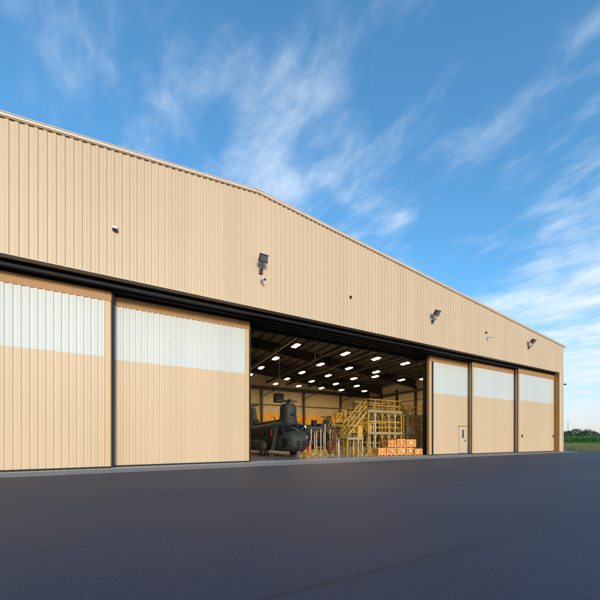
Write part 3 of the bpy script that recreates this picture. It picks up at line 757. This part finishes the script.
# red tool trolley, sign panel, ladder
r = empty('tool_trolley', (14.4, 9.0, 0), 'red tool trolley right of the near helicopter nose', 'tool trolley', rz=.3)
m = MB(); m.box(-.5, .5, -.3, .3, .16, 1.35); bd = m.build('body', 'red', r, bevel=.02)
m = MB()
for i in range(6): m.box(-.46, .46, -.315, -.302, .2 + i * .19, .36 + i * .19)
m.build('drawer_front', 'red', bd, bevel=.004)
m = MB()
for i in range(6): m.box(-.4, .4, -.34, -.316, .31 + i * .19, .33 + i * .19)
m.build('drawer_pull', 'galv', bd)
for (x, y) in ((-.4, -.22), (.4, -.22), (-.4, .22), (.4, .22)):
    m = MB(); m.tube((x - .03, y, .085), (x + .03, y, .085), .085, .085, 14); m.box(x - .02, x + .02, y - .04, y + .04, .14, .16); m.build('castor', 'rubber', r)
r = empty('tool_trolley', (18.2, 9.9, 0), 'red tool trolley under the narrow tall platform', 'tool trolley', rz=-.2)
for c in list(bpy.data.objects):
    if c.parent and c.parent.name == 'tool_trolley': copy_tree(c, r)
for o in (bpy.data.objects['tool_trolley'], r): o['group'] = 'red tool trolleys'

r = empty('ladder', (9.0, 4.6, 0), 'thin grey ladder with orange rungs leaning on the left side of the near helicopter', 'ladder')
m = MB()
for dy in (0, .42): m.bar((-.15, dy, .02), (.35, dy, 2.5), .05, .03)
m.build('rail', 'lampgrey', r)
m = MB()
for i in range(9):
    t_ = (i + .6) / 9.4; m.tube((-.15 + .5 * t_, .02, 2.5 * t_), (-.15 + .5 * t_, .40, 2.5 * t_), .018, n=8)
m.build('rung', 'orange', r)
r = empty('warning_placard', (17.30, 4.02, 1.75), 'yellow placard hung on the landing rail left of the stair', 'placard')
m = MB(); m.box(-.28, .28, -.05, -.03, -.1, .95); m.build('plate', 'yellow', r, bevel=.01)
m = MB(); m.bar((-.2, -.02, .9), (-.2, .04, .98), .03); m.bar((.2, -.02, .9), (.2, .04, .98), .03); m.build('hook', 'steel', r)

# ------------------------------------------------------------------ crates
def crate(x, y, z, w, d, h, label, rz=0, lab=True, dark=False):
    r = empty('wooden_crate', (x, y, z), label, 'crate', 'orange wooden crates stacked by the right side of the opening', rz)
    m = MB(); m.box(-w / 2 + .025, w / 2 - .025, -d / 2 + .025, d / 2 - .025, .10, h - .025); m.build('panel', 'woodd' if dark else 'wood', r)
    m = MB(); e = .09
    for sy in (-1, 1):
        y0, y1 = sy * (d / 2 - .024), sy * d / 2
        m.box(-w / 2, w / 2, y0, y1, h - e, h); m.box(-w / 2, w / 2, y0, y1, .08, .08 + e)
        for xx in (-w / 2, w / 2 - e, -e / 2): m.box(xx, xx + e, y0, y1, .08 + e + .001, h - e - .001)
        m.bar((-w / 2 + e, sy * (d / 2 - .011), .18), (-e / 2, sy * (d / 2 - .011), h - e), .018, .07)
        m.bar((w / 2 - e, sy * (d / 2 - .011), .18), (e / 2, sy * (d / 2 - .011), h - e), .018, .07)
    for sx in (-1, 1):
        x0, x1 = sx * (w / 2 - .024), sx * w / 2
        m.box(x0, x1, -d / 2 + .002, d / 2 - .002, h - e - .002, h - .002); m.box(x0, x1, -d / 2 + .002, d / 2 - .002, .082, .078 + e)
    m.build('batten', 'wood2', r)
    m = MB()
    for xx in (-w / 2 + .02, -.05, w / 2 - .12): m.box(xx, xx + .1, -d / 2 + .03, d / 2 - .03, 0, .08)
    m.build('skid', 'wood2', r)
    m = MB()
    m.box(-w / 2, w / 2, -d / 2, d / 2, h + .001, h + .02); m.build('lid', 'wood' if dark else 'wood2', r)
    if lab:
        lx = w * random.uniform(-.3, .15); lw = random.uniform(.16, .34); m = MB(); m.box(lx, lx + lw, -d / 2 - .008, -d / 2 - .001, h * .45, h * .45 + random.uniform(.1, .2)); m.build('shipping_label', 'paper', r)
def cx(px0, px1, y): return plane_x(px0, y), plane_x(px1, y)
CR_ = [(378.3, 386.2, 2.9, 0, .95, .70, 'low crate at the left end of the stack, without a paper label', False),
       (386.8, 396.6, 2.75, 0, .92, .70, 'low crate second from the left, beneath the first of the upper crates', True),
       (397.2, 406.2, 2.7, 0, .92, .72, 'low crate in the middle of the bottom row', True),
       (406.6, 414.2, 2.55, 0, .92, .71, 'low crate fourth from the left in the bottom row', True),
       (414.8, 422.8, 2.3, 0, .85, .60, 'rightmost crate, lower than the rest, with nothing on it', True),
       (388.2, 396.6, 2.95, .70, .80, .70, 'leftmost crate of the upper row, without a paper label', False),
       (397.0, 406.0, 2.8, .72, .88, .80, 'taller middle crate of the upper row', True),
       (406.6, 416.2, 2.65, .71, .85, .77, 'rightmost crate of the upper row', True)]
for (a_, b_, y, z, d, h, lab, lb) in CR_:
    x0, x1 = cx(a_, b_, y)
    crate((x0 + x1) / 2, y + d / 2, z + .012 if z == 0 else z + .034, x1 - x0 - .05, d, h - (.02 if z == 0 else .03), lab, random.uniform(-.03, .03), lb, (len(lab) % 3 == 0))

# ------------------------------------------------------------------ vegetation and far things
def tree(x, y, h, w, label, mat='leaf', seed=0, bush=False):
    rn = random.Random(seed)
    r = empty('tree', (x, y, -.03), label, 'tree', 'trees of the line behind the crop field')
    m = MB(); th = h * (.25 if bush else .45); m.tube((0, 0, 0), (rn.uniform(-.3, .3), 0, th), .035 * h, .02 * h, 8)
    for k in range(6):
        a = rn.uniform(0, 6.28); m.tube((0, 0, th * rn.uniform(.5, .95)), (math.cos(a) * w * .3, math.sin(a) * w * .3, h * rn.uniform(.55, .85)), .013 * h, .004 * h, 6)
    m.build('trunk', 'bark', r)
    m = MB(); cl = []
    for k in range(34):
        a = rn.uniform(0, 6.28); q = rn.random() ** .5; zz = rn.random()
        rad = w / 2 * (math.sin(math.pi * (.12 + .80 * zz)) ** .7)
        cl.append((Vector((math.cos(a) * rad * q, math.sin(a) * rad * q, h * (.16 + .78 * zz))), rn.uniform(.09, .19) * h))
    for c, rr in cl:
        for i in range(80):
            d = Vector((rn.gauss(0, 1), rn.gauss(0, 1), rn.gauss(0, .8))).normalized() * rr * rn.uniform(.55, 1.08)
            p = c + d; s = rn.uniform(.18, .42)
            u = Vector((rn.gauss(0, 1), rn.gauss(0, 1), rn.gauss(0, 1))).normalized(); v = u.cross(Vector((rn.gauss(0, 1), rn.gauss(0, 1), rn.gauss(0, 1)))).normalized()
            m.add([p - u * s, p + v * s * .6, p + u * s, p - v * s * .6], [(0, 1, 2, 3)])
    m.build('crown', mat, r)
def far(px, Z):
    u = (px - 300) / FPX
    return (Z * (CF[0] + u * CR[0]), CAM.y + Z * (CF[1] + u * CR[1]))
rt = random.Random(3)
tl = []
px = 545.0; i = 0
while px < 668:
    Z = rt.uniform(285, 330); x, y = far(px, Z)
    hump = 3.4 * math.exp(-((px - 583) / 8.0) ** 2)
    h = 9.0 + hump + rt.uniform(-1.0, 1.2)
    tl.append((px, x, y, h)); px += rt.uniform(3.6, 5.6); i += 1
sh = ['broad', 'narrow', 'rounded', 'ragged', 'low', 'leaning', 'dense', 'loose', 'small', 'full', 'flat-topped', 'dull', 'bright', 'dark', 'spreading', 'bushy']
for i, (p, x, y, h) in enumerate(tl):
    side = 'hidden behind the hangar corner' if p < 562 else ('beyond the right end of the view' if p > 603 else 'in the treeline')
    if 562 <= p <= 603:
        k_ = sum(1 for q in tl if 562 <= q[0] < p) + 1
        lab = 'green tree in the far treeline, number %s counting from the hangar corner' % ['one', 'two', 'three', 'four', 'five', 'six', 'seven', 'eight', 'nine', 'ten', 'eleven', 'twelve'][k_ - 1]
        if h > 11.3: lab = 'tallest part of the far treeline, %s tree counting from the hangar corner' % ['first', 'second', 'third', 'fourth', 'fifth', 'sixth', 'seventh', 'eighth', 'ninth', 'tenth'][k_ - 1]
    else: lab = '%s tree of the far treeline %s' % (sh[i % 16], side)
    tree(x, y, h, h * rt.uniform(.75, 1.05), lab, 'leaf' if rt.random() < .6 else 'leaf2', i + 5)
# undergrowth that closes the foot of the line
m = MB(); rn = random.Random(11)
for k in range(26000):
    p = rn.uniform(540, 675); Z = rn.uniform(280, 300); x, y = far(p, Z); hz = rn.random() ** 1.3 * (5.6 + 1.6 * math.sin(p * .9) + math.sin(p * 2.3))
    c = Vector((x, y, hz)); s = rn.uniform(.3, .7)
    u = Vector((rn.gauss(0, 1), rn.gauss(0, 1), rn.gauss(0, 1))).normalized(); v = u.cross(Vector((rn.gauss(0, 1), rn.gauss(0, 1), rn.gauss(0, 1)))).normalized()
    m.add([c - u * s, c + v * s * .6, c + u * s, c - v * s * .6], [(0, 1, 2, 3)])
o = m.build('undergrowth', 'leaf2'); tag(o, 'dense dark undergrowth along the foot of the far treeline', 'undergrowth', kind='stuff')
# crop field : rows of tall leafy plants
m = MB(); rn = random.Random(5)
def leafblade(c, L, w, a, lean):
    d = Vector((math.cos(a), math.sin(a), 0)); sd = Vector((-d.y, d.x, 0))
    p1 = c + d * L * .4 + Vector((0, 0, L * lean)); p2 = c + d * L * .95 + Vector((0, 0, L * lean * .35))
    m.add([c - sd * w, c + sd * w, p1 + sd * w, p1 - sd * w], [(0, 1, 2, 3)]); m.add([p1 - sd * w, p1 + sd * w, p2], [(0, 1, 2)])
Z = 112.0
while Z < 262:
    n = int((170 if Z < 135 else 110))
    for k in range(n):
        p = 548 + 82 * (k + rn.random()) / n; zz = Z + rn.uniform(-.25, .25); x, y = far(p, zz)
        hh = 2.15 + rn.uniform(-.15, .2)
        m.bar((x, y, 0), (x, y, hh), .05)
        for q in range(8 if Z < 125 else 4):
            leafblade(Vector((x, y, hh * rn.uniform(.3, .95))), rn.uniform(.6, .95), rn.uniform(.05, .09), rn.uniform(0, 6.28), rn.uniform(.2, .7))
    Z += .8 if Z < 120 else (1.8 if Z < 150 else 5)
o = m.build('crop_field', 'corn'); tag(o, 'field of tall green crop between the lawn and the treeline', 'crops', kind='stuff')
# lawn tufts
m = MB(); rn = random.Random(9)
for k in range(26000):
    Z = 36 + 74 * rn.random() ** 1.4; p = rn.uniform(553, 625); x, y = far(p, Z)
    if x < 50.55 and y < 3.1: continue
    if x < 46.5: continue
    h = rn.uniform(.04, .11) * (1 + Z / 120); a = rn.uniform(0, 3.14); d = Vector((math.cos(a), math.sin(a), 0)) * h * .6
    c = Vector((x, y, -.03)); m.add([c - d, c + d, c + d * rn.uniform(-1, 1) + Vector((rn.uniform(-.02, .02), 0, h))], [(0, 1, 2)])
o = m.build('lawn_grass', 'grassb'); tag(o, 'short dry green grass beside the apron', 'grass', kind='stuff')
# utility poles
def pole(px, Z, h, label):
    x, y = far(px, Z); r = empty('utility_pole', (x, y, 0), label, 'utility pole', 'utility poles beyond the crop field')
    m = MB(); m.tube((0, 0, 0), (0, 0, h), .17, .11, 8); m.build('mast', 'polewood', r)
    m = MB(); m.bar((-1.2, .4, h - .6), (1.2, -.4, h - .6), .14); m.build('crossarm', 'polewood', r)
    for s in (-1, 0, 1):
        m = MB(); m.tube((s * 1.05, -s * .35, h - .53), (s * 1.05, -s * .35, h - .2), .06); m.build('insulator', 'galv', r)
pole(568.0, 270, 17.5, 'taller utility pole rising above the trees near the hangar corner')
pole(590.3, 270, 11.4, 'shorter utility pole at the right, against the treeline')

# ------------------------------------------------------------------ camera
cam = bpy.data.cameras.new('camera'); co = bpy.data.objects.new('camera', cam); COL.objects.link(co)
co.location = CAM; co.rotation_euler = (R_(90), 0, -math.atan2(CF[0], CF[1]))
cam.sensor_width = 36; cam.sensor_fit = 'HORIZONTAL'; cam.lens = 36 * FPX / 600; cam.shift_y = 139 / 600
cam.clip_start = .1; cam.clip_end = 6000
sc.camera = co

# ------------------------------------------------------------------ light
SUN_EL = R_(16); az = Vector((-.16, -.98)).normalized()      # towards the sun (behind the camera, a little left)
sdir = Vector((az.x * math.cos(SUN_EL), az.y * math.cos(SUN_EL), math.sin(SUN_EL)))
sl = bpy.data.lights.new('sun', 'SUN'); sl.energy = 1.9; sl.angle = R_(12); sl.color = (1.0, .82, .64)
so = bpy.data.objects.new('sun', sl); COL.objects.link(so); so.rotation_euler = sdir.to_track_quat('Z', 'Y').to_euler()
w = bpy.data.worlds.new('World'); sc.world = w; w.use_nodes = True; t = w.node_tree
bg = t.nodes['Background']
sky = t.nodes.new('ShaderNodeTexSky'); sky.sky_type = 'NISHITA'; sky.sun_disc = False
sky.sun_elevation = SUN_EL; sky.sun_rotation = math.atan2(az.x, az.y); sky.air_density = 1.0; sky.dust_density = .4; sky.ozone_density = 2.0
tc = N(t, 'ShaderNodeTexCoord'); sp = N(t, 'ShaderNodeSeparateXYZ'); t.links.new(tc.outputs['Generated'], sp.inputs[0])
def math_(op, a, b=None, c=None, clamp=False):
    n = N(t, 'ShaderNodeMath', operation=op); n.use_clamp = clamp
    for i, q in enumerate((a, b, c)):
        if q is None: continue
        if isinstance(q, (int, float)): n.inputs[i].default_value = q
        else: t.links.new(q, n.inputs[i])
    return n.outputs[0]
zc = math_('MAXIMUM', sp.outputs[2], .0)
zz = math_('ADD', zc, .10)
pxx = math_('DIVIDE', sp.outputs[0], zz); pyy = math_('DIVIDE', sp.outputs[1], zz)
cv = N(t, 'ShaderNodeCombineXYZ'); t.links.new(pxx, cv.inputs[0]); t.links.new(pyy, cv.inputs[1])
# cloud plane: streaks run along (.3,-.95)
rot = N(t, 'ShaderNodeVectorRotate', rotation_type='Z_AXIS'); rot.inputs['Angle'].default_value = R_(72); t.links.new(cv.outputs[0], rot.inputs[0])
warp = N(t, 'ShaderNodeTexNoise', i_Scale=1.1, i_Detail=5.0, i_Roughness=.6); t.links.new(rot.outputs[0], warp.inputs['Vector'])
wm = N(t, 'ShaderNodeMixRGB', blend_type='ADD'); wm.inputs[0].default_value = .22; t.links.new(rot.outputs[0], wm.inputs[1]); t.links.new(warp.outputs['Color'], wm.inputs[2])
mp = N(t, 'ShaderNodeMapping'); mp.inputs['Scale'].default_value = (.9, 1.9, 1); mp.inputs['Location'].default_value = (2.2, .7, 0); t.links.new(wm.outputs[0], mp.inputs[0])
n1 = N(t, 'ShaderNodeTexNoise', i_Scale=2.1, i_Detail=15.0, i_Roughness=.60); t.links.new(mp.outputs[0], n1.inputs['Vector'])
mp2 = N(t, 'ShaderNodeMapping'); mp2.inputs['Scale'].default_value = (.8, 1.1, 1); mp2.inputs['Location'].default_value = (5.2, 3.7, 0); t.links.new(wm.outputs[0], mp2.inputs[0])
n2 = N(t, 'ShaderNodeTexNoise', i_Scale=1.2, i_Detail=8.0); t.links.new(mp2.outputs[0], n2.inputs['Vector'])
# where the banks lie, in cloud-plane coordinates (photo columns/rows converted to sky directions)
def skydir(px, py):
    u = (px - 300) / FPX; v = (439 - py) / FPX
    d = Vector((CF[0] + u * CR[0], CF[1] + u * CR[1], v)).normalized()
    return d
def blob(px, py, k, amp):
    """soft bank of cloud round one direction of the sky"""
    d = skydir(px, py)
    vd = N(t, 'ShaderNodeVectorMath', operation='DOT_PRODUCT'); t.links.new(tc.outputs['Generated'], vd.inputs[0]); vd.inputs[1].default_value = d
    e = math_('MULTIPLY', math_('SUBTRACT', vd.outputs['Value'], 1.0), k)
    return math_('MULTIPLY', math_('EXPONENT', e), amp)
bias = None
for a_ in ((585, 292, 60, .20), (535, 308, 260, .07), (600, 262, 200, .06), (330, 155, 60, .05), (290, 140, 120, .04), (595, 385, 130, .20), (580, 418, 700, .12), (382, 234, 3000, .14), (398, 225, 3000, .15), (414, 216, 3000, .13), (432, 205, 3000, .07), (500, 180, 150, .03), (590, 135, 120, .03),
           (440, 255, 110, -.08), (430, 140, 90, -.05), (220, 125, 80, -.03)):
    bl = blob(*a_); bias = bl if bias is None else math_('ADD', bias, bl)
mp3 = N(t, 'ShaderNodeMapping'); mp3.inputs['Scale'].default_value = (1.6, 2.3, 1); mp3.inputs['Location'].default_value = (.4, 5.1, 0); t.links.new(wm.outputs[0], mp3.inputs[0])
n3 = N(t, 'ShaderNodeTexNoise', i_Scale=3.2, i_Detail=15.0, i_Roughness=.60); t.links.new(mp3.outputs[0], n3.inputs['Vector'])
dens = math_('ADD', math_('ADD', math_('ADD', math_('MULTIPLY', n1.outputs[0], .62), math_('MULTIPLY', n2.outputs[0], .34)), bias), math_('MULTIPLY', math_('SUBTRACT', n3.outputs[0], .5), .50))
cr = N(t, 'ShaderNodeValToRGB'); cr.color_ramp.interpolation = 'EASE'
cr.color_ramp.elements[0].position = .43; cr.color_ramp.elements[1].position = .92
t.links.new(dens, cr.inputs[0])
cov = math_('MULTIPLY', cr.outputs[0], .9)
# sky tint
tint = N(t, 'ShaderNodeMixRGB', blend_type='MULTIPLY'); tint.inputs[0].default_value = 1; 
t.links.new(sky.outputs[0], tint.inputs[1])
lowm = math_('POWER', math_('SUBTRACT', 1.0, zc, clamp=True), 5.0)
tc2 = N(t, 'ShaderNodeMixRGB'); tc2.inputs[1].default_value = (.78, 1.42, 1.62, 1); tc2.inputs[2].default_value = (.80, .74, .90, 1)
t.links.new(lowm, tc2.inputs[0]); t.links.new(tc2.outputs[0], tint.inputs[2])
cl = N(t, 'ShaderNodeMixRGB'); cl.inputs[1].default_value = (4.9, 5.4, 5.9, 1); cl.inputs[2].default_value = (4.2, 4.2, 4.5, 1); t.links.new(lowm, cl.inputs[0])
mx = N(t, 'ShaderNodeMixRGB'); t.links.new(cov, mx.inputs[0]); t.links.new(tint.outputs[0], mx.inputs[1]); t.links.new(cl.outputs[0], mx.inputs[2])
t.links.new(mx.outputs[0], bg.inputs['Color']); bg.inputs['Strength'].default_value = .13

sc.render.engine = 'CYCLES'
sc.view_settings.view_transform = 'Standard'; sc.view_settings.look = 'None'; sc.view_settings.gamma = 1; sc.view_settings.exposure = .58
sc.view_settings.use_curve_mapping = False
sc.cycles.use_light_tree = True
sc.cycles.max_bounces = 6; sc.cycles.diffuse_bounces = 4
sc.render.resolution_x = 1024; sc.render.resolution_y = 1024
